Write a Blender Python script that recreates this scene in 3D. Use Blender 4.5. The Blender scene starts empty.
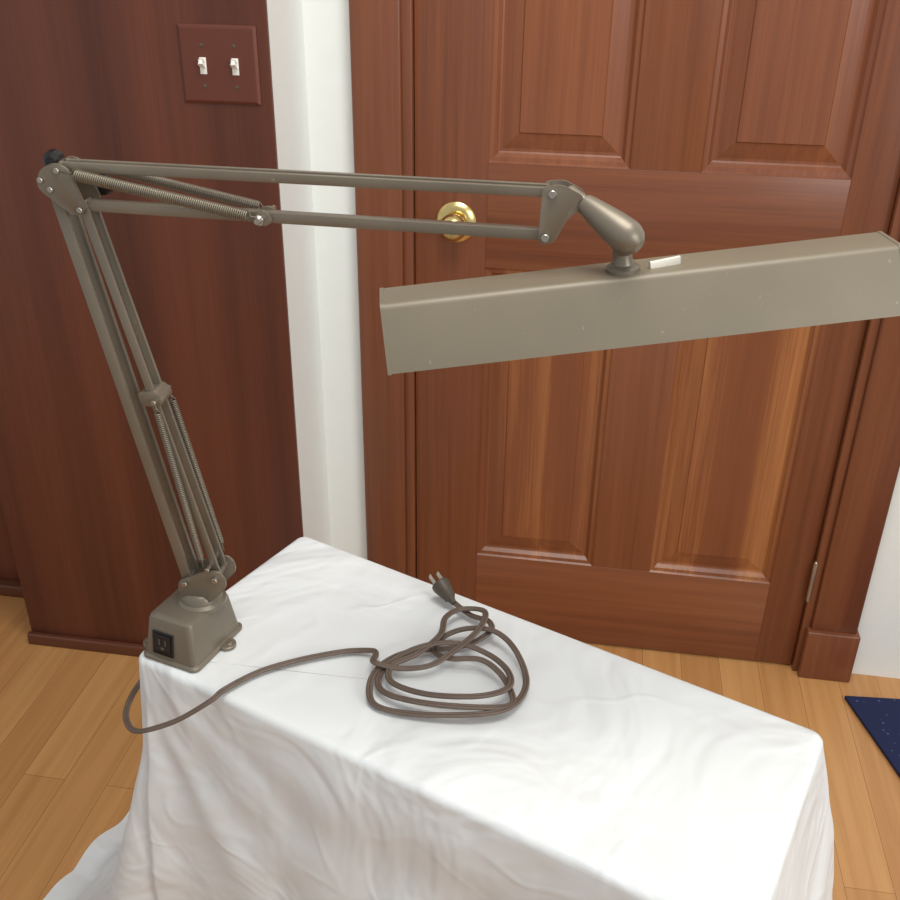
import bpy, bmesh, math, random
from mathutils import Matrix, Vector, noise
random.seed(4)
V=Vector
sc=bpy.context.scene
sc.view_settings.view_transform='Standard'
sc.view_settings.look='None'

# ---------------------------------------------------------------- helpers
def srgb(r,g,b):
    f=lambda c:(c/255/12.92) if c/255<=.04045 else ((c/255+.055)/1.055)**2.4
    return (f(r),f(g),f(b),1)
def empty(name,loc=(0,0,0)):
    o=bpy.data.objects.new(name,None);sc.collection.objects.link(o);o.location=loc;o.empty_display_size=.05;return o
def mkobj(name,bm,mat,parent=None,smooth=False,angle=None):
    bmesh.ops.recalc_face_normals(bm,faces=bm.faces)
    me=bpy.data.meshes.new(name);bm.to_mesh(me);bm.free()
    if smooth:
        for p in me.polygons:p.use_smooth=True
        if angle:
            try: me.set_sharp_from_angle(angle=math.radians(angle))
            except Exception: pass
    o=bpy.data.objects.new(name,me);sc.collection.objects.link(o)
    if mat: me.materials.append(mat)
    if parent:
        o.parent=parent
    return o
def bevel_all(bm,w,seg=2):
    if w>0: bmesh.ops.bevel(bm,geom=[e for e in bm.edges],offset=w,segments=seg,affect='EDGES',profile=.5,clamp_overlap=True)
def box(name,x0,x1,y0,y1,z0,z1,mat,parent=None,bev=0.0):
    bm=bmesh.new();bmesh.ops.create_cube(bm,size=1)
    for v in bm.verts:
        v.co=V((x0+(v.co.x+.5)*(x1-x0),y0+(v.co.y+.5)*(y1-y0),z0+(v.co.z+.5)*(z1-z0)))
    bevel_all(bm,bev)
    return mkobj(name,bm,mat,parent,smooth=bev>0,angle=50)
def frame(d,up=V((0,1,0))):
    d=d.normalized();s=d.cross(up)
    if s.length<1e-4: s=d.cross(V((1,0,0)))
    s.normalize();u=s.cross(d).normalized();return s,u
def bar_bm(bm,a,b,w,h,up=V((0,1,0)),bev=.001):
    """box bar from a to b. w across (in s dir), h along up"""
    a=V(a);b=V(b);d=b-a;s,u=frame(d,up)
    t=bmesh.new();bmesh.ops.create_cube(t,size=1)
    for v in t.verts:
        c=v.co.copy();v.co=a+d*(c.x+.5)+s*(c.y*w)+u*(c.z*h)
    bevel_all(t,bev)
    me=bpy.data.meshes.new("t");t.to_mesh(me);t.free();bm.from_mesh(me);bpy.data.meshes.remove(me)
def bar(name,a,b,w,h,mat,parent=None,up=V((0,1,0)),bev=.001):
    bm=bmesh.new();bar_bm(bm,a,b,w,h,up,bev);return mkobj(name,bm,mat,parent,True,40)
def lathe_bm(bm,a,d,prof,n=32,flat=1.0,up=V((0,0,1))):
    """prof list (t along d, radius)"""
    a=V(a);d=V(d).normalized();s,u=frame(d,up)
    rings=[]
    for t,r in prof:
        rings.append([bm.verts.new(a+d*t+(s*math.cos(2*math.pi*i/n)+u*math.sin(2*math.pi*i/n)*flat)*max(r,1e-5)) for i in range(n)])
    for A,B in zip(rings,rings[1:]):
        for i in range(n): bm.faces.new((A[i],A[(i+1)%n],B[(i+1)%n],B[i]))
    bm.faces.new(rings[0][::-1]);bm.faces.new(rings[-1])
def lathe(name,a,d,prof,mat,parent=None,n=32,angle=35):
    bm=bmesh.new();lathe_bm(bm,a,d,prof,n);return mkobj(name,bm,mat,parent,True,angle)
def cyl(name,a,b,r,mat,parent=None,n=24,bev=.0006):
    a=V(a);b=V(b);L=(b-a).length
    return lathe(name,a,b-a,[(0,r-bev),(bev,r),(L-bev,r),(L,r-bev)],mat,parent,n,25)
def sweep_bm(bm,pts,rw,rh,n=8,up=V((0,0,1)),radf=None):
    m=len(pts);rings=[]
    ps=None
    for i,p in enumerate(pts):
        d=(pts[min(i+1,m-1)]-pts[max(i-1,0)]).normalized()
        if ps is None: s=d.cross(up);s=s if s.length>1e-3 else d.cross(V((1,0,0)))
        else: s=ps-d*ps.dot(d)
        if up is not None and abs(d.dot(up))<.9:
            s2=d.cross(up).normalized()
            if ps is None or s2.dot(ps)>0: s=s2
            else: s=-s2
        s.normalize();ps=s;u=s.cross(d)
        k=radf(i/(m-1)) if radf else 1
        rings.append([bm.verts.new(p+(s*math.cos(2*math.pi*j/n)*rw+u*math.sin(2*math.pi*j/n)*rh)*k) for j in range(n)])
    for A,B in zip(rings,rings[1:]):
        for j in range(n): bm.faces.new((A[j],A[(j+1)%n],B[(j+1)%n],B[j]))
    bm.faces.new(rings[0][::-1]);bm.faces.new(rings[-1])
def catmull(P,k=8):
    P=[V(p) for p in P];out=[]
    for i in range(len(P)-1):
        p0=P[max(i-1,0)];p1=P[i];p2=P[i+1];p3=P[min(i+2,len(P)-1)]
        for j in range(k):
            t=j/k
            out.append(.5*((2*p1)+(p2-p0)*t+(2*p0-5*p1+4*p2-p3)*t*t+(3*p1-p0-3*p2+p3)*t*t*t))
    out.append(P[-1]);return out
def spring(name,a,b,r,wr,turns,mat,parent):
    a=V(a);b=V(b);d=b-a;L=d.length;s,u=frame(d);n=turns*12
    pts=[]
    hk=.012
    dn=d.normalized()
    pts.append(a);pts.append(a+dn*hk*.7)
    for i in range(n+1):
        t=i/n;an=t*turns*2*math.pi
        pts.append(a+dn*(hk+(L-2*hk)*t)+s*math.cos(an)*r+u*math.sin(an)*r)
    pts.append(b-dn*hk*.7);pts.append(b)
    bm=bmesh.new();sweep_bm(bm,pts,wr,wr,6,up=dn)
    return mkobj(name,bm,mat,parent,True)
def prism_y(name,poly,y0,y1,mat,parent=None,bev=.0008):
    """poly of (x,z) extruded from y0 to y1"""
    bm=bmesh.new()
    A=[bm.verts.new((x,y0,z)) for x,z in poly];B=[bm.verts.new((x,y1,z)) for x,z in poly]
    n=len(poly);bm.faces.new(A);bm.faces.new(B[::-1])
    for i in range(n): bm.faces.new((A[i],B[i],B[(i+1)%n],A[(i+1)%n]))
    bevel_all(bm,bev,2);return mkobj(name,bm,mat,parent,True,40)
def roundpoly(poly,r,seg=5):
    out=[];n=len(poly)
    for i in range(n):
        p=V((*poly[i],0));a=V((*poly[i-1],0));b=V((*poly[(i+1)%n],0))
        da=(a-p);db=(b-p);q=min(r,da.length*.45,db.length*.45)
        s=p+da.normalized()*q;e=p+db.normalized()*q
        for j in range(seg+1):
            t=j/seg;c=s*(1-t)**2+p*2*t*(1-t)+e*t*t;out.append((c.x,c.y))
    return out

# ---------------------------------------------------------------- materials
def newmat(name):
    m=bpy.data.materials.new(name);m.use_nodes=True;nt=m.node_tree
    b=nt.nodes["Principled BSDF"];return m,nt,b
def noise_node(nt,vec,scale,detail=4,rough=.55,dist=0):
    n=nt.nodes.new("ShaderNodeTexNoise");n.inputs["Scale"].default_value=scale;n.inputs["Detail"].default_value=detail
    n.inputs["Roughness"].default_value=rough;n.inputs["Distortion"].default_value=dist
    if vec: nt.links.new(vec,n.inputs["Vector"])
    return n
def ramp(nt,fac,stops):
    r=nt.nodes.new("ShaderNodeValToRGB");e=r.color_ramp.elements
    while len(e)<len(stops): e.new(.5)
    for i,(p,c) in enumerate(stops): e[i].position=p;e[i].color=c
    nt.links.new(fac,r.inputs[0]);return r
def simple(name,col,rough=.5,metal=0,var=.06,scale=30,bump=0,bscale=200,coat=0,scuff=0):
    m,nt,b=newmat(name)
    tc=nt.nodes.new("ShaderNodeTexCoord")
    n=noise_node(nt,tc.outputs["Object"],scale)
    c1=tuple(max(0,c*(1-var)) for c in col[:3])+(1,);c2=tuple(min(1,c*(1+var)) for c in col[:3])+(1,)
    r=ramp(nt,n.outputs["Fac"],[(.3,c1),(.7,c2)])
    res=r.outputs[0]
    if scuff:
        # chipped / scuffed paint specks
        ns=noise_node(nt,tc.outputs["Object"],130,3,.6)
        rs=ramp(nt,ns.outputs["Fac"],[(.70,(0,0,0,1)),(.74,(scuff,scuff,scuff,1))])
        mx=nt.nodes.new("ShaderNodeMix");mx.data_type='RGBA'
        nt.links.new(rs.outputs[0],mx.inputs[0]);nt.links.new(res,mx.inputs[6]);mx.inputs[7].default_value=srgb(176,168,150);res=mx.outputs[2]
    nt.links.new(res,b.inputs["Base Color"])
    b.inputs["Roughness"].default_value=rough;b.inputs["Metallic"].default_value=metal
    b.inputs["Coat Weight"].default_value=coat
    if bump:
        n2=noise_node(nt,tc.outputs["Object"],bscale);bp=nt.nodes.new("ShaderNodeBump")
        bp.inputs["Strength"].default_value=bump;bp.inputs["Distance"].default_value=.001
        nt.links.new(n2.outputs["Fac"],bp.inputs["Height"]);nt.links.new(bp.outputs[0],b.inputs["Normal"])
    return m
def wood(name,dark,mid,light,axis='z',rough=.36,streak=.5,coat=.1,lo=.33,hi=.68):
    m,nt,b=newmat(name)
    tc=nt.nodes.new("ShaderNodeTexCoord");oi=nt.nodes.new("ShaderNodeObjectInfo")
    mul=nt.nodes.new("ShaderNodeMath");mul.operation='MULTIPLY';mul.inputs[1].default_value=17
    nt.links.new(oi.outputs["Random"],mul.inputs[0])
    add=nt.nodes.new("ShaderNodeVectorMath");add.operation='ADD'
    nt.links.new(tc.outputs["Object"],add.inputs[0]);nt.links.new(mul.outputs[0],add.inputs[1])
    def mapped(s1,s2):
        mp=nt.nodes.new("ShaderNodeMapping")
        mp.inputs["Scale"].default_value=(s1,s1,s2) if axis=='z' else (s2,s1,s1)
        nt.links.new(add.outputs[0],mp.inputs["Vector"]);return mp.outputs[0]
    n1=noise_node(nt,mapped(9,.3),1.0,3,.5,.3)
    n2=noise_node(nt,mapped(60,1.2),1.0,5,.6,.2)
    n3=noise_node(nt,mapped(260,5),1.0,3,.6)
    mx=nt.nodes.new("ShaderNodeMix");mx.data_type='FLOAT';mx.inputs[0].default_value=1-streak
    nt.links.new(n1.outputs["Fac"],mx.inputs[2]);nt.links.new(n2.outputs["Fac"],mx.inputs[3])
    mx2=nt.nodes.new("ShaderNodeMix");mx2.data_type='FLOAT';mx2.inputs[0].default_value=.18
    nt.links.new(mx.outputs[0],mx2.inputs[2]);nt.links.new(n3.outputs["Fac"],mx2.inputs[3])
    r=ramp(nt,mx2.outputs[0],[(lo,dark),(.5,mid),(hi,light)])
    nt.links.new(r.outputs[0],b.inputs["Base Color"])
    b.inputs["Roughness"].default_value=rough;b.inputs["Coat Weight"].default_value=coat;b.inputs["Coat Roughness"].default_value=.3
    bp=nt.nodes.new("ShaderNodeBump");bp.inputs["Strength"].default_value=.08;bp.inputs["Distance"].default_value=.001
    nt.links.new(n2.outputs["Fac"],bp.inputs["Height"]);nt.links.new(bp.outputs[0],b.inputs["Normal"])
    return m
D1,D2,D3=srgb(100,55,33),srgb(124,71,43),srgb(142,87,55)
M_doorV=wood("fir_door_vertical",D1,D2,D3,'z')
M_doorH=wood("fir_door_horizontal",D1,D2,D3,'x')
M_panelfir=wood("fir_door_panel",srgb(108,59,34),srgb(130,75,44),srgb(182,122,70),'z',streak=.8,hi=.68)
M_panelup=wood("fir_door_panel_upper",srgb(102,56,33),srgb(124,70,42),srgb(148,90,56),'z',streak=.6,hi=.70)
M_casing=wood("fir_casing",srgb(96,53,33),srgb(118,68,43),srgb(136,82,53),'z')
M_wallwood=wood("mahogany_wall_panel",srgb(74,34,20),srgb(92,45,27),srgb(110,57,36),'z',rough=.42,streak=.75)
M_wallwoodH=wood("mahogany_baseboard",srgb(82,44,28),srgb(104,58,38),srgb(126,74,50),'x',rough=.4)
M_white=simple("white_wall_paint",srgb(234,238,235),.6,var=.01,bump=.1,bscale=120)
M_lamp=simple("taupe_enamel",srgb(124,115,101),.40,.4,var=.08,scale=18,bump=.05,bscale=500,scuff=.5)
M_lampd=simple("taupe_enamel_dark",srgb(100,92,77),.36,.4,var=.1,scale=40)
M_shade=simple("taupe_shade_enamel",srgb(119,110,93),.45,.12,var=.07,scale=9,bump=.06,bscale=300,scuff=.35)
M_steel=simple("zinc_hardware",srgb(170,165,155),.3,.9)
M_spring=simple("spring_steel",srgb(128,120,105),.42,.7)
M_black=simple("black_plastic",srgb(22,20,20),.4)
M_cord=simple("brown_cord",srgb(100,84,73),.5,var=.12,scale=60)
M_plugm=simple("brown_plug",srgb(76,66,54),.45)
M_brass=simple("polished_brass",srgb(228,204,138),.24,1,var=.03)
M_switchp=simple("brown_switch_plate",srgb(104,56,42),.4,.2,var=.03)
M_ivory=simple("white_plastic",srgb(236,234,226),.5,var=.01)
M_tab=simple("ivory_switch_plastic",srgb(222,217,205),.5,var=.02)
M_tube=simple("fluorescent_tube_glass",srgb(238,238,232),.2,var=.01)
# cloth
M_cloth,nt,b=newmat("white_polyester_cloth")
tc=nt.nodes.new("ShaderNodeTexCoord")
b.inputs["Base Color"].default_value=srgb(240,243,243);b.inputs["Roughness"].default_value=.55
b.inputs["Sheen Weight"].default_value=.15
n1=noise_node(nt,tc.outputs["Object"],5.5,3,.5,.9);n2=noise_node(nt,tc.outputs["Object"],5,1,.4,1.4)
n3=noise_node(nt,tc.outputs["Object"],900,1)
s1=nt.nodes.new("ShaderNodeMath");s1.operation='SUBTRACT';s1.inputs[1].default_value=.5;nt.links.new(n2.outputs["Fac"],s1.inputs[0])
s2=nt.nodes.new("ShaderNodeMath");s2.operation='ABSOLUTE';nt.links.new(s1.outputs[0],s2.inputs[0])
s3=nt.nodes.new("ShaderNodeMapRange");s3.inputs["From Min"].default_value=0;s3.inputs["From Max"].default_value=.05;s3.inputs["To Min"].default_value=1;s3.inputs["To Max"].default_value=0;s3.interpolation_type='SMOOTHSTEP'
nt.links.new(s2.outputs[0],s3.inputs["Value"])
ad=nt.nodes.new("ShaderNodeMath");ad.operation='MULTIPLY_ADD';ad.inputs[1].default_value=.028
nt.links.new(s3.outputs[0],ad.inputs[0]);nt.links.new(n1.outputs["Fac"],ad.inputs[2])
bp=nt.nodes.new("ShaderNodeBump");bp.inputs["Strength"].default_value=.8;bp.inputs["Distance"].default_value=.022
nt.links.new(ad.outputs[0],bp.inputs["Height"])
bp2=nt.nodes.new("ShaderNodeBump");bp2.inputs["Strength"].default_value=.1;bp2.inputs["Distance"].default_value=.0005
nt.links.new(n3.outputs["Fac"],bp2.inputs["Height"]);nt.links.new(bp.outputs[0],bp2.inputs["Normal"])
nt.links.new(bp2.outputs[0],b.inputs["Normal"])
tr=nt.nodes.new("ShaderNodeBsdfTranslucent");tr.inputs[0].default_value=srgb(235,240,243)
ms=nt.nodes.new("ShaderNodeMixShader");ms.inputs[0].default_value=.12
out=nt.nodes["Material Output"];nt.links.new(b.outputs[0],ms.inputs[1]);nt.links.new(tr.outputs[0],ms.inputs[2]);nt.links.new(ms.outputs[0],out.inputs[0])
# oak floor
M_floor,nt,b=newmat("oak_strip_floor")
tc=nt.nodes.new("ShaderNodeTexCoord");mp=nt.nodes.new("ShaderNodeMapping")
mp.inputs["Rotation"].default_value=(0,0,math.radians(90));nt.links.new(tc.outputs["Object"],mp.inputs[0])
br=nt.nodes.new("ShaderNodeTexBrick");br.inputs["Scale"].default_value=1
br.inputs["Brick Width"].default_value=.9;br.inputs["Row Height"].default_value=.083;br.inputs["Mortar Size"].default_value=.0006
br.inputs["Mortar Smooth"].default_value=.4;br.offset=.37
br.inputs["Color1"].default_value=srgb(192,138,84);br.inputs["Color2"].default_value=srgb(208,156,98);br.inputs["Mortar"].default_value=srgb(144,96,56)
nt.links.new(mp.outputs[0],br.inputs["Vector"])
mp2=nt.nodes.new("ShaderNodeMapping");mp2.inputs["Scale"].default_value=(45,1.6,1);nt.links.new(tc.outputs["Object"],mp2.inputs[0])
g=noise_node(nt,mp2.outputs[0],1,5,.6,.4)
gr=ramp(nt,g.outputs["Fac"],[(.3,(.76,.68,.60,1)),(.6,(1,1,1,1))])
mm_=nt.nodes.new("ShaderNodeMix");mm_.data_type='RGBA';mm_.blend_type='MULTIPLY';mm_.inputs[0].default_value=.7
nt.links.new(br.outputs["Color"],mm_.inputs[6]);nt.links.new(gr.outputs[0],mm_.inputs[7]);nt.links.new(mm_.outputs[2],b.inputs["Base Color"])
b.inputs["Roughness"].default_value=.36;b.inputs["Coat Weight"].default_value=.12
# rug
M_rug,nt,b=newmat("navy_rug")
tc=nt.nodes.new("ShaderNodeTexCoord");vo=nt.nodes.new("ShaderNodeTexVoronoi");vo.inputs["Scale"].default_value=60
nt.links.new(tc.outputs["Object"],vo.inputs["Vector"])
r=ramp(nt,vo.outputs["Distance"],[(.10,srgb(80,90,130)),(.18,srgb(24,32,70))]);nt.links.new(r.outputs[0],b.inputs["Base Color"]);b.inputs["Roughness"].default_value=.95

# ---------------------------------------------------------------- room
box("floor",-2.6,2.6,-4.2,.12,-.05,0,M_floor)
box("wall_back",-2.6,-.352,0,.12,0,2.6,M_white)
box("wall_back",.492,2.6,0,.12,0,2.6,M_white)
box("wall_back",-.352,.492,0,.12,2.04,2.6,M_white)
box("wall_left",-1.18,-.54,-.194,0,0,2.6,M_white)
box("trim_1",-1.18,-.538,-.2,-.1935,0,2.6,M_wallwood)
box("trim_2",-2.6,-1.18,-.03,-.0,0,2.6,M_wallwood)
box("baseboard_left",-1.185,-.538,-.214,-.2,0,.028,M_wallwoodH,bev=.003)
box("baseboard_back",-2.6,-1.18,-.06,-.03,0,.03,M_wallwoodH,bev=.003)
# casings
box("trim_3",-.454,-.366,-.022,0,0,2.13,M_casing,bev=.004)
box("trim_4",-.367,-.3475,-.014,.034,0,2.045,M_casing,bev=.002)
box("trim_5",.505,.598,-.022,0,.12,2.13,M_casing,bev=.004)
box("trim_6",.4875,.506,-.014,.034,0,2.045,M_casing,bev=.002)
box("trim_7",.497,.604,-.034,0,0,.122,M_casing,bev=.003)
box("trim_8",-.463,-.358,-.034,0,0,.122,M_casing,bev=.003)
box("trim_9",-.454,.598,-.022,0,2.045,2.14,M_casing,bev=.004)
box("trim_10",-.352,-.330,.036,.055,0,2.045,M_casing,bev=.001)
box("trim_11",.470,.492,.036,.055,0,2.045,M_casing,bev=.001)
box("trim_12",-.352,.492,.036,.06,-.002,.004,M_casing)
# door
door=empty("door_1")
XL,XR=-.346,.486
px=[(-.213,.037),(.158,.409)]
pz=[(.212,.86),(1.054,1.90)]
box("stile_left",XL,px[0][0],0,.035,.006,2.03,M_doorV,door,.0008)
box("stile_right",px[1][1],XR,0,.035,.006,2.03,M_doorV,door,.0008)
for i,(z0,z1) in enumerate([(.006,pz[0][0]),(pz[0][1],pz[1][0]),(pz[1][1],2.03)]):
    box("rail_%d"%(i+1),px[0][0],px[1][1],0,.035,z0,z1,M_doorH,door,.0008)
for i,(z0,z1) in enumerate(pz):
    box("mullion_%d"%(i+1),px[0][1],px[1][0],0,.035,z0,z1,M_doorV,door,.0008)
k=0
for (x0,x1) in px:
    for (z0,z1) in pz:
        k+=1
        bm=bmesh.new();rings=[]
        for off,y in [(0,.0),(.003,.0035),(.010,.005),(.016,.012),(.019,.0135),(.024,.0135),(.052,.006),(.054,.0035)]:
            rings.append([bm.verts.new(c) for c in ((x0+off,y,z0+off),(x1-off,y,z0+off),(x1-off,y,z1-off),(x0+off,y,z1-off))])
        for A,B in zip(rings,rings[1:]):
            for j in range(4): bm.faces.new((A[j],A[(j+1)%4],B[(j+1)%4],B[j]))
        bm.faces.new(rings[-1])
        bk=[bm.verts.new((c.co.x,.03,c.co.z)) for c in rings[0]]
        bm.faces.new(bk[::-1])
        for j in range(4): bm.faces.new((rings[0][j],bk[j],bk[(j+1)%4],rings[0][(j+1)%4]))
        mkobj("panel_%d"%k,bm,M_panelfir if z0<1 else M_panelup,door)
K=(-.269,0,.944)
lathe("knob_rosette",K,(0,-1,0),[(0,.037),(.003,.0375),(.006,.034),(.008,.030),(.0095,.026),(.010,.02)],M_brass,door)
lathe("knob",K,(0,-1,0),[(.008,.013),(.018,.012),(.022,.017),(.030,.0235),(.040,.025),(.048,.022),(.053,.016),(.0535,.009),(.052,.008)],M_brass,door)
box("knob_keyhole",-.2705,-.2675,-.0555,-.05,.938,.950,M_black,door)
for z in (.235,1.8):
    lathe("hinge_%d"%(z>1),(.4885,-.010,z-.045),(0,0,1),[(-.006,.002),(-.004,.0045),(0,.0055),(.09,.0055),(.094,.0045),(.096,.002)],M_steel,door,16)
# switch plate
sp=empty("light_switch_plate")
bm=bmesh.new()
x0,x1,z0,z1=-.684,-.556,1.171,1.289;rings=[]
for off,y in [(0,-.2),(0,-.202),(.004,-.205),(.006,-.2055)]:
    rings.append([bm.verts.new(c) for c in ((x0+off,y,z0+off),(x1-off,y,z0+off),(x1-off,y,z1-off),(x0+off,y,z1-off))])
for A,B in zip(rings,rings[1:]):
    for j in range(4): bm.faces.new((A[j],A[(j+1)%4],B[(j+1)%4],B[j]))
bm.faces.new(rings[-1]);bm.faces.new(rings[0][::-1])
mkobj("plate",bm,M_switchp,sp)
for i,xs in enumerate((-.6455,-.5925)):
    box("toggle_collar_%d"%(i+1),xs-.0055,xs+.0055,-.2065,-.2045,1.216,1.241,M_ivory,sp,.0004)
    bar("toggle_%d"%(i+1),(xs,-.205,1.229),(xs,-.217,1.236),.0065,.008,M_ivory,sp,up=V((0,0,1)),bev=.001)
    for z in (1.259,1.198): lathe("plate_screw_%d_%d"%(i+1,int(z*10)),(xs,-.2052,z),(0,-1,0),[(0,.0032),(.001,.0028),(.0014,.0015)],M_lampd,sp,12)
# rug
bm=bmesh.new()
q=[(.583,-.085),(.715,-.52),(1.25,-.46),(1.13,-.04)]
A=[bm.verts.new((x,y,.001)) for x,y in q];B=[bm.verts.new((x,y,.009)) for x,y in q]
bm.faces.new(A[::-1]);bm.faces.new(B)
for i in range(4): bm.faces.new((A[i],A[(i+1)%4],B[(i+1)%4],B[i]))
bevel_all(bm,.002);mkobj("navy_rug",bm,M_rug)

# ---------------------------------------------------------------- table + cloth
TA,TB,TC,TD=V((-.475,-.999)),V((.170,-1.250)),V((.268,-.991)),V((-.361,-.726))
TZ=.72
ctr=(TA+TB+TC+TD)/4
eu=(TB-TA).normalized();ev=V((-eu.y,eu.x))
LU=(TB-TA).length;LV=min((TD-TA).length,(TC-TB).length)
tbl=empty("side_table")
M_tblw=wood("table_wood",srgb(80,50,30),srgb(110,72,44),srgb(140,96,60),'x')
c3=V((ctr.x,ctr.y,0));U3=V((eu.x,eu.y,0));W3=V((ev.x,ev.y,0))
bm=bmesh.new()
bar_bm(bm,c3-U3*(LU/2-.03)+V((0,0,TZ-.018)),c3+U3*(LU/2-.03)+V((0,0,TZ-.018)),LV-.04,.025,V((0,0,1)),.003)
mkobj("table_top",bm,M_tblw,tbl,True,40)
for i,(a,b2) in enumerate([(-1,-1),(1,-1),(1,1),(-1,1)]):
    p=c3+U3*a*(LU/2-.055)+W3*b2*(LV/2-.05)
    bar("leg_%d"%(i+1),p,p+V((0,0,TZ-.03)),.03,.03,M_tblw,tbl)
rc=.014
peri=[]
cs=[TA,TB,TC,TD];sarc=0
nrm=[]
for i in range(4):
    d=(cs[(i+1)%4]-cs[i]).normalized();nrm.append(V((d.y,-d.x)))
for i in range(4):
    P=cs[i];Q=cs[(i+1)%4];n=nrm[i];n2=nrm[(i+1)%4];d=(Q-P);L=d.length;d.normalize()
    cnt=int((L-2*rc)/.005)
    for j in range(cnt):
        t=rc+(L-2*rc)*j/cnt;peri.append((P+d*t-n*rc,n.copy(),sarc+t))
    cc=Q-d*rc-n*rc
    for j in range(22):
        a=j/22*math.pi/2;nn=(n*math.cos(a)+n2*math.sin(a)).normalized();peri.append((cc,nn,sarc+L-rc+rc*1.57*j/22+.06*j/22))
    sarc+=L
N=len(peri)
def wts(n): return [max(0,n.dot(m))**2 for m in nrm]
def flare(n,drop):
    t=drop/.72
    wf,wr,wb,wl=wts(n)
    corner=4*max(wf*wr,wr*wb,wb*wl,wl*wf)
    return wf*.05*t+wr*.13*t+wb*.16*t+wl*.36*t**2.3+corner*(.05*t**1.1)
re=.009
bm=bmesh.new();rings=[]
def zt(x,y): return TZ+.0014*(noise.noise(V((x*9,y*9,1)))+.4*noise.noise(V((x*25,y*25,3))))
for k2 in [.0,.1,.2,.3,.4,.5,.6,.7,.8,.88,.95,1.0]:
    ring=[]
    for (p,n,s) in peri:
        e=p+n*(rc-re);q=ctr+(e-ctr)*(k2 if k2>0 else .02)
        ring.append(bm.verts.new((q.x,q.y,zt(q.x,q.y) if k2<1 else TZ)))
    rings.append(ring)
for a in (22,45,67,90):
    a=math.radians(a);ring=[]
    for (p,n,s) in peri:
        q=p+n*(rc-re+re*math.sin(a));ring.append(bm.verts.new((q.x,q.y,TZ-re+re*math.cos(a))))
    rings.append(ring)
R=72;nr0=len(rings)
sAB=(TB-TA).length
for r in range(1,R+1):
    drop=(TZ-re-.012)*r/R;ring=[];t=drop/.72
    for (p,n,s) in peri:
        f=flare(n,drop)
        am=.012*t**.8
        fold=am*(math.sin(s*21+1.3+t*1.5)+.6*math.sin(s*47+4*t+.5))
        base=p+n*(rc+f)
        g=min(1,t*6)
        rad=0
        for s0,sg in ((0,1),(sAB,-1)):
            dx=(s-s0)*sg
            if 0<=dx<.5 and s<sAB:
                th=math.atan2(drop,dx+1e-4);rr=math.hypot(drop,dx)
                rad+=.0036*math.sin(th*14+noise.noise(V((rr*5,th*2,s0)))*2.0)*min(1,rr*7)*math.exp(-rr*2.0)
        dz=noise.noise(V((base.x*7,base.y*7,drop*5)))*.014*min(1,t*4)+noise.noise(V((base.x*14+drop*8,base.y*14,drop*12)))*.005*g
        q=p+n*(rc+f+max(0,fold+am*.8)+dz*.8+rad*g)
        ring.append(bm.verts.new((q.x,q.y,TZ-re-drop)))
    rings.append(ring)
for ex in (.02,.05):
    ring=[]
    for i,(p,n,s) in enumerate(peri):
        v=rings[R+nr0-1][i].co;ring.append(bm.verts.new((v.x+n.x*ex,v.y+n.y*ex,.006+.004*math.sin(s*60+ex*40))))
    rings.append(ring)
bm.faces.new(rings[0])
for A,B in zip(rings,rings[1:]):
    for i in range(N): bm.faces.new((A[i],A[(i+1)%N],B[(i+1)%N],B[i]))
cl=mkobj("white_tablecloth",bm,M_cloth,None,True)

# ---------------------------------------------------------------- lamp
lamp=empty("swing_arm_desk_lamp")
ang=math.radians(-15)
e1=V((math.cos(ang),math.sin(ang),0));e2=V((-math.sin(ang),math.cos(ang),0))
BC=V((-.4165,-.965,0));ZB=.7215
def rrect(hx,hy,r,seg=6):
    out=[]
    for cx,cy,a0 in ((hx-r,hy-r,0),(-hx+r,hy-r,90),(-hx+r,-hy+r,180),(hx-r,-hy+r,270)):
        for j in range(seg+1):
            a=math.radians(a0+90*j/seg);out.append((cx+r*math.cos(a),cy+r*math.sin(a)))
    return out
def loft(name,rings,mat,parent):
    bm=bmesh.new();rs=[]
    for hx,hy,r,z in rings: rs.append([bm.verts.new(BC+e1*x+e2*y+V((0,0,z))) for x,y in rrect(hx,hy,r)])
    n=len(rs[0])
    for A,B in zip(rs,rs[1:]):
        for i in range(n): bm.faces.new((A[i],A[(i+1)%n],B[(i+1)%n],B[i]))
    bm.faces.new(rs[0][::-1]);bm.faces.new(rs[-1]);return mkobj(name,bm,mat,parent,True,35)
hx,hy=.034,.043
loft("base_housing",[(hx+.003,hy+.003,.008,ZB),(hx+.003,hy+.003,.008,ZB+.0025),(hx,hy,.007,ZB+.004),(hx-.005,hy-.006,.007,ZB+.047),(hx-.0065,hy-.0075,.007,ZB+.0515),(hx-.011,hy-.012,.006,ZB+.0535)],M_lamp,lamp)
for i,(sx,sy) in enumerate([(-1,-.55),(1,.2)]):
    c=BC+e1*sx*(hx+.005)+e2*sy*hy+V((0,0,ZB))
    lathe("base_ear_%d"%(i+1),c,(0,0,1),[(0,.010),(.0028,.010),(.0035,.009)],M_lamp,lamp,20)
    lathe("base_screw_%d"%(i+1),c+e1*sx*.003+V((0,0,.003)),(0,0,1),[(0,.0035),(.0015,.003),(.002,.0015)],M_steel,lamp,12)
def facept(x,z,out=0):
    y=-(hy-(z-.004)*(.006/.043))-out
    return BC+e1*x+e2*y+V((0,0,ZB+z))
def plate(name,x,z,w,h,th,mat,out=0.0,bev=.0008):
    a=facept(x,z-h/2,out);b2=facept(x,z+h/2,out)
    bm=bmesh.new();bar_bm(bm,a,b2,w,th,-e2,bev);return mkobj(name,bm,mat,lamp,True,40)
OX=-.007
plate("outlet_frame",OX,.023,.0255,.0265,.003,M_black)
plate("outlet_socket",OX,.023,.0195,.0205,.0045,M_black)
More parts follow.
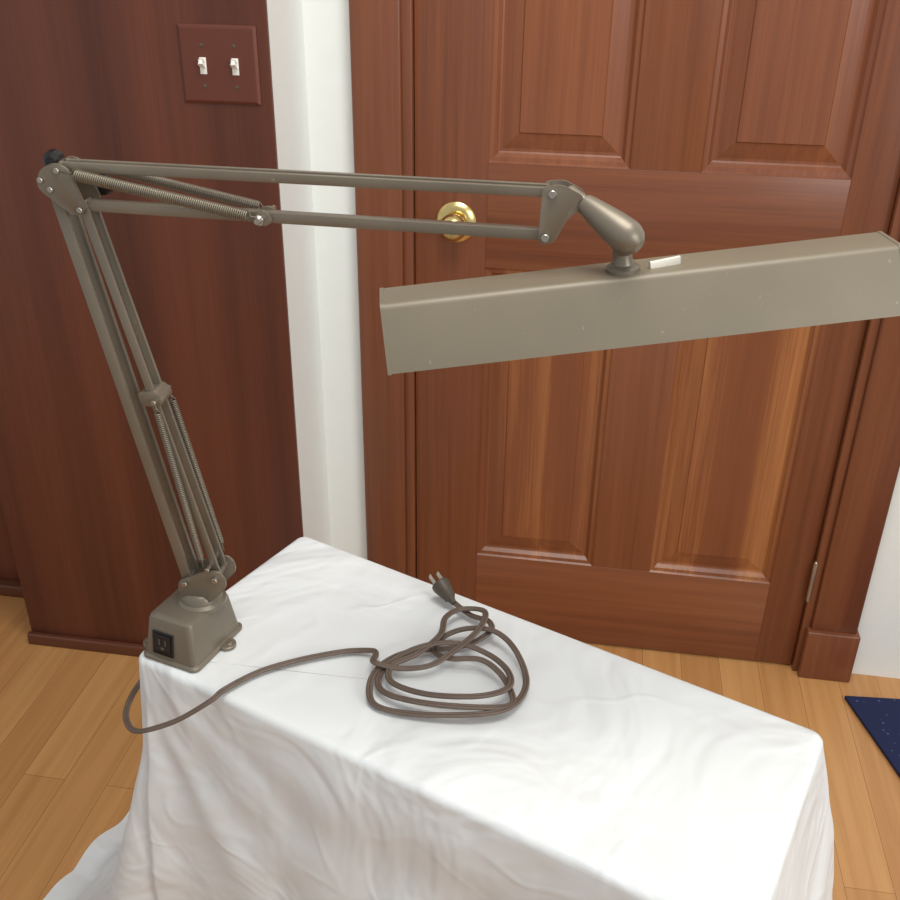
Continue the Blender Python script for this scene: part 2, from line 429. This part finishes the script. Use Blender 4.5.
M_slot=simple("dark_slot",srgb(84,80,74),.5)
plate("outlet_slot_1",OX-.004,.025,.0014,.007,.0050,M_slot,bev=.0002)
plate("outlet_slot_2",OX+.004,.025,.0014,.007,.0050,M_slot,bev=.0002)
plate("outlet_slot_3",OX,.0175,.004,.003,.0050,M_slot,bev=.0002)
YA=-.955
T=V((-.405,YA,0))
lathe("turret",T+V((0,0,ZB+.050)),(0,0,1),[(0,.027),(.004,.0265),(.007,.023),(.014,.0215),(.017,.019),(.019,.012)],M_lamp,lamp)
for i,y in enumerate((YA-.0165,YA+.0135)):
    prism_y("yoke_plate_%d"%(i+1),roundpoly([(-.421,.783),(-.388,.781),(-.366,.808),(-.373,.826),(-.392,.822),(-.424,.806)],.008),y,y+.003,M_lamp,lamp)
P_A0=V((-.414,YA,.806));P_A1=V((-.491,YA,1.226))
P_B0=V((-.379,YA,.815));P_B1=V((-.465,YA,1.208))
def off(p,y): return p+V((0,y,0))
bar("lower_arm_bar_front",off(P_A0,-.0095),off(P_A1,-.0095),.0105,.005,M_lamp,lamp)
bar("lower_arm_bar_rear",off(P_A0,.0095),off(P_A1,.0095),.0105,.005,M_lamp,lamp)
bar("lower_arm_tie_front",off(P_B0,-.0085),off(P_B1,-.0085),.0085,.004,M_lamp,lamp)
bar("lower_arm_tie_rear",off(P_B0,.0085),off(P_B1,.0085),.0085,.004,M_lamp,lamp)
prism_y("lower_spring_bracket",roundpoly([(-.439,1.028),(-.421,1.032),(-.413,1.022),(-.417,1.014),(-.436,1.015)],.004),YA-.0125,YA+.0125,M_lamp,lamp)
spring("lower_spring_front",(-.421,YA-.0155,1.022),(-.391,YA-.0155,.828),.0027,.0009,84,M_lamp,lamp)
spring("lower_spring_rear",(-.419,YA+.016,1.022),(-.380,YA+.016,.830),.0027,.0009,84,M_lamp,lamp)
cyl("lower_spring_pin",(-.420,YA-.020,1.022),(-.420,YA+.020,1.022),.0025,M_steel,lamp,12)
cyl("lower_spring_anchor",(-.386,YA-.021,.828),(-.386,YA+.021,.828),.0025,M_steel,lamp,12)
for i,p in enumerate((P_A0,P_B0)):
    cyl("base_pivot_%d"%(i+1),off(p,-.021),off(p,.021),.0032,M_steel,lamp,12)
ep=roundpoly([(-.504,1.227),(-.498,1.243),(-.484,1.250),(-.471,1.246),(-.460,1.214),(-.463,1.204),(-.474,1.204)],.008)
prism_y("elbow_plate_front",ep,YA-.0165,YA-.0135,M_lamp,lamp)
prism_y("elbow_plate_rear",ep,YA+.0135,YA+.0165,M_lamp,lamp)
for i,(x,z) in enumerate([(-.498,1.234),(-.490,1.226),(-.481,1.243),(-.465,1.209)]):
    cyl("elbow_bolt_%d"%(i+1),(x,YA-.0190,z),(x,YA+.02,z),.0028,M_steel,lamp,12)
lathe("elbow_knob_upper",(-.504,YA+.014,1.243),(0,1,0),[(0,.005),(.003,.009),(.011,.0100),(.014,.007)],M_black,lamp,10)
lathe("elbow_knob_side",(-.461,YA+.017,1.222),(0,1,0),[(0,.004),(.003,.009),(.012,.010),(.016,.007)],M_black,lamp,10)
Q_A0=V((-.481,YA,1.2445));Q_A1=V((-.047,YA,1.2435))
Q_B0=V((-.465,YA,1.2095));Q_B1=V((-.050,YA,1.2065))
bar("upper_arm_bar_front",off(Q_A0,-.006),off(Q_A1,-.006),.0085,.005,M_lamp,lamp)
bar("upper_arm_bar_rear",off(Q_A0,.006),off(Q_A1,.006),.0085,.005,M_lamp,lamp)
bar("upper_arm_tie",off(Q_B0,0),off(Q_B1,0),.0095,.011,M_lamp,lamp)
ub=roundpoly([(-.308,1.205),(-.304,1.215),(-.293,1.215),(-.288,1.206),(-.296,1.201)],.004)
prism_y("upper_spring_bracket",ub,YA-.010,YA-.0065,M_lamp,lamp)
prism_y("upper_spring_bracket_rear",ub,YA+.0065,YA+.010,M_lamp,lamp)
spring("upper_spring_front",(-.475,YA-.0195,1.243),(-.297,YA-.0165,1.210),.0045,.0009,84,M_spring,lamp)
spring("upper_spring_rear",(-.475,YA+.0185,1.243),(-.297,YA+.0165,1.210),.0038,.0009,84,M_lamp,lamp)
cyl("upper_spring_pin",(-.297,YA-.022,1.210),(-.297,YA+.022,1.210),.0028,M_steel,lamp,12)
lathe("upper_spring_nut",(-.297,YA-.019,1.210),(0,-1,0),[(0,.0048),(.003,.0048),(.005,.003),(.007,.0028)],M_steel,lamp,8)
eb=roundpoly([(-.053,1.249),(-.036,1.251),(-.019,1.243),(-.016,1.234),(-.030,1.224),(-.041,1.201),(-.054,1.200)],.005)
prism_y("end_bracket_front",eb,YA-.0105,YA-.0080,M_lamp,lamp)
prism_y("end_bracket_rear",eb,YA+.0080,YA+.0105,M_lamp,lamp)
for i,p in enumerate((Q_A1+V((.003,0,0)),Q_B1+V((.002,0,0)))):
    cyl("end_bolt_%d"%(i+1),off(p,-.015),off(p,.015),.0036,M_steel,lamp,12)
N0=V((-.026,YA,1.240));N1=V((.024,YA-.029,1.213))
d=N1-N0;L=d.length
lathe("neck_handle",N0,d,[(-.008,.005),(-.006,.0062),(.010,.0066),(.0105,.0082),(.014,.0092),(.030,.0118),(.045,.0138),(L*.90,.0146),(L*.97,.0138),(L+.004,.011),(L+.008,.006)],M_lamp,lamp)
# shade
SL=V((-.176,-1.032,1.161));SR=V((.246,-.937,1.208))
ax=(SR-SL).normalized();wv=V((-ax.y,ax.x,0)).normalized();uv=ax.cross(wv).normalized()
if uv.z<0: uv=-uv
LS=(SR-SL).length
SP=SL+ax*(LS*.472)+wv*.018
lathe("shade_collar",SP,uv,[(-.001,.0145),(.003,.0145),(.005,.012),(.006,.0095),(.012,.0078),(.018,.0078)],M_lamp,lamp)
sweepbm=bmesh.new()
pts=catmull([SP+uv*.010,SP+uv*.018,(SP+uv*.026)*.5+(N1)*.5,N1],6)
sweep_bm(sweepbm,pts,.0078,.0078,16,up=V((0,1,0)),radf=lambda t:1+.35*t)
mkobj("shade_swivel_neck",sweepbm,M_lamp,lamp,True)
def shell(pr,th):
    inn=[];n=len(pr)
    for i,(x,y) in enumerate(pr):
        a=pr[max(i-1,0)];b2=pr[min(i+1,n-1)];dx,dy=b2[0]-a[0],b2[1]-a[1];l=math.hypot(dx,dy) or 1
        inn.append((x+dy/l*th,y-dx/l*th))
    return inn
op=[(-.025,-.052),(-.0225,-.0460)]+[p for p in roundpoly([(-.0225,-.0460),(0,0),(.045,0),(.0675,-.0460)],.005,5) if p[1]>-.036]+[(.0675,-.0460),(.070,-.052)]
ip=shell(op,.0012)
bm=bmesh.new()
def SPt(p,t): return SL+ax*t+wv*p[0]+uv*p[1]
O0=[bm.verts.new(SPt(p,0)) for p in op];O1=[bm.verts.new(SPt(p,LS)) for p in op]
I0=[bm.verts.new(SPt(p,.0012)) for p in ip];I1=[bm.verts.new(SPt(p,LS-.0012)) for p in ip]
n=len(op)
for i in range(n-1):
    bm.faces.new((O0[i],O1[i],O1[i+1],O0[i+1]));bm.faces.new((I0[i],I0[i+1],I1[i+1],I1[i]))
bm.faces.new((O0[0],I0[0],I1[0],O1[0]));bm.faces.new((O0[-1],O1[-1],I1[-1],I0[-1]))
bm.faces.new(O0);bm.faces.new(O1[::-1]);bm.faces.new(I0[::-1]);bm.faces.new(I1)
mkobj("shade_housing",bm,M_shade,lamp,True,30)
def cap(name,t0,t1):
    bm=bmesh.new();cx,cy=.0225,-.025
    big=[(cx+(x-cx)*1.012,cy+(y-cy)*1.02) for x,y in op]
    A=[bm.verts.new(SPt(p,t0)) for p in big];B=[bm.verts.new(SPt(p,t1)) for p in big]
    bm.faces.new(A);bm.faces.new(B[::-1])
    for i in range(len(big)): bm.faces.new((A[i],B[i],B[(i+1)%n],A[(i+1)%n]))
    mkobj(name,bm,M_shade,lamp,True,30)
cap("shade_end_cap_left",-.0018,.0015);cap("shade_end_cap_right",LS-.0015,LS+.0018)
for i,w in enumerate((.006,.040)):
    a=SL+ax*.012+wv*w-uv*.032;b2=SR-ax*.012+wv*w-uv*.032
    cyl("fluorescent_tube_%d"%(i+1),a,b2,.008,M_tube,lamp,20)
a=SP+ax*.022+uv*.0015-wv*.003
bar("shade_switch",a,a+ax*.027+wv*.004+uv*.001,.008,.004,M_tab,lamp,up=wv,bev=.0006)

# ---------------------------------------------------------------- cord
z0=.7255
C=[(-138,-861),(-115,-874),(-92,-887),(-88,-904),(-108,-924),(-140,-938),(-171,-952),(-194,-978),(-203,-1007),(-192,-1036),(-153,-1044),(-102,-1042),(-62,-1030),(-44,-1003),(-41,-968),(-57,-932),(-81,-910),(-111,-907),(-137,-920),(-144,-947),(-125,-961),(-92,-960),(-68,-976),(-52,-1004),(-55,-1020),(-82,-1032),(-134,-1036),(-178,-1026),(-195,-1006),(-188,-977),(-159,-955),
(-122,-940),(-84,-948),(-60,-972),(-58,-1002),(-88,-1022),(-140,-1024),(-180,-1008),(-184,-984),(-160,-965),
(-141,-930),(-141,-894),(-126,-872),(-98,-876),(-100,-914),(-121,-952),(-144,-976),(-175,-986),(-203,-986),(-206,-968),(-211,-957),(-229,-955),(-248,-961),(-288,-981),(-325,-1007)]
P=[]
for i,(x,y) in enumerate(C):
    z=z0+.007*(.5-.5*math.cos(i*1.35))+(.004 if 14<i<30 else (.008 if 30<=i<49 else 0))
    if i>50: z=z0
    P.append((x/1000,y/1000,z))
P[0]=(-.140,-.853,.730)
P+=[(-.352,-1.040,.7255),(-.362,-1.056,.7225),(-.396,-1.066,.700),(-.430,-1.070,.684),(-.452,-1.060,.670),(-.468,-1.044,.662),(-.482,-1.020,.655),(-.489,-.990,.652),(-.484,-.965,.660),(-.474,-.944,.684),(-.464,-.930,.712),(-.452,-.925,.7285),(-.440,-.927,.7295),(-.430,-.930,.7295)]
bm=bmesh.new();pts=catmull(P,8)
for sgn in (-1,1):
    pp=[]
    for i,p in enumerate(pts):
        dd=(pts[min(i+1,len(pts)-1)]-pts[max(i-1,0)]).normalized();s=dd.cross(V((0,0,1)))
        s=s.normalized() if s.length>1e-3 else V((1,0,0));pp.append(p+s*.0016*sgn)
    sweep_bm(bm,pp,.0020,.0018,8)
mkobj("power_cord",bm,M_cord,lamp,True)
pd=(V((-.165,-.828,.742))-V((-.140,-.855,.730))).normalized()
p0=V((-.140,-.855,.7325))
lathe("cord_plug",p0,pd,[(-.006,.003),(0,.0045),(.004,.0075),(.014,.0095),(.022,.0115),(.026,.0112),(.0265,.007)],M_plugm,lamp,20)
s,u=frame(pd,V((0,0,1)))
for i,sg in enumerate((-1,1)):
    a=p0+pd*.026+s*.0055*sg
    bar("plug_prong_%d"%(i+1),a,a+pd*.015,.0014,.006,M_steel,lamp,up=u,bev=.0003)

# ---------------------------------------------------------------- lights
w=bpy.data.worlds.new("world");sc.world=w;w.use_nodes=True
bg=w.node_tree.nodes["Background"];bg.inputs[0].default_value=(.93,.97,1,1);bg.inputs[1].default_value=.55
def area(name,loc,target,sx,sy,power,col):
    l=bpy.data.lights.new(name,'AREA');l.shape='RECTANGLE';l.size=sx;l.size_y=sy;l.energy=power;l.color=col
    o=bpy.data.objects.new(name,l);sc.collection.objects.link(o);o.location=loc
    o.rotation_euler=(V(target)-V(loc)).to_track_quat('-Z','Y').to_euler();return o
area("window_daylight",(2.2,-2.6,1.9),(0,-.7,.7),1.3,1.2,36,(1,.985,.95))
area("ceiling_lamp",(.1,-1.1,2.55),(.1,-.8,0),.9,.9,25,(1,.96,.90))
# ---------------------------------------------------------------- camera
cam=bpy.data.cameras.new("camera");co=bpy.data.objects.new("camera",cam);sc.collection.objects.link(co)
co.location=(0,-1.8,1.45);co.rotation_euler=(1.07524,-.01189,.1579)
cam.sensor_width=36;cam.lens=40;cam.clip_start=.01
sc.camera=co
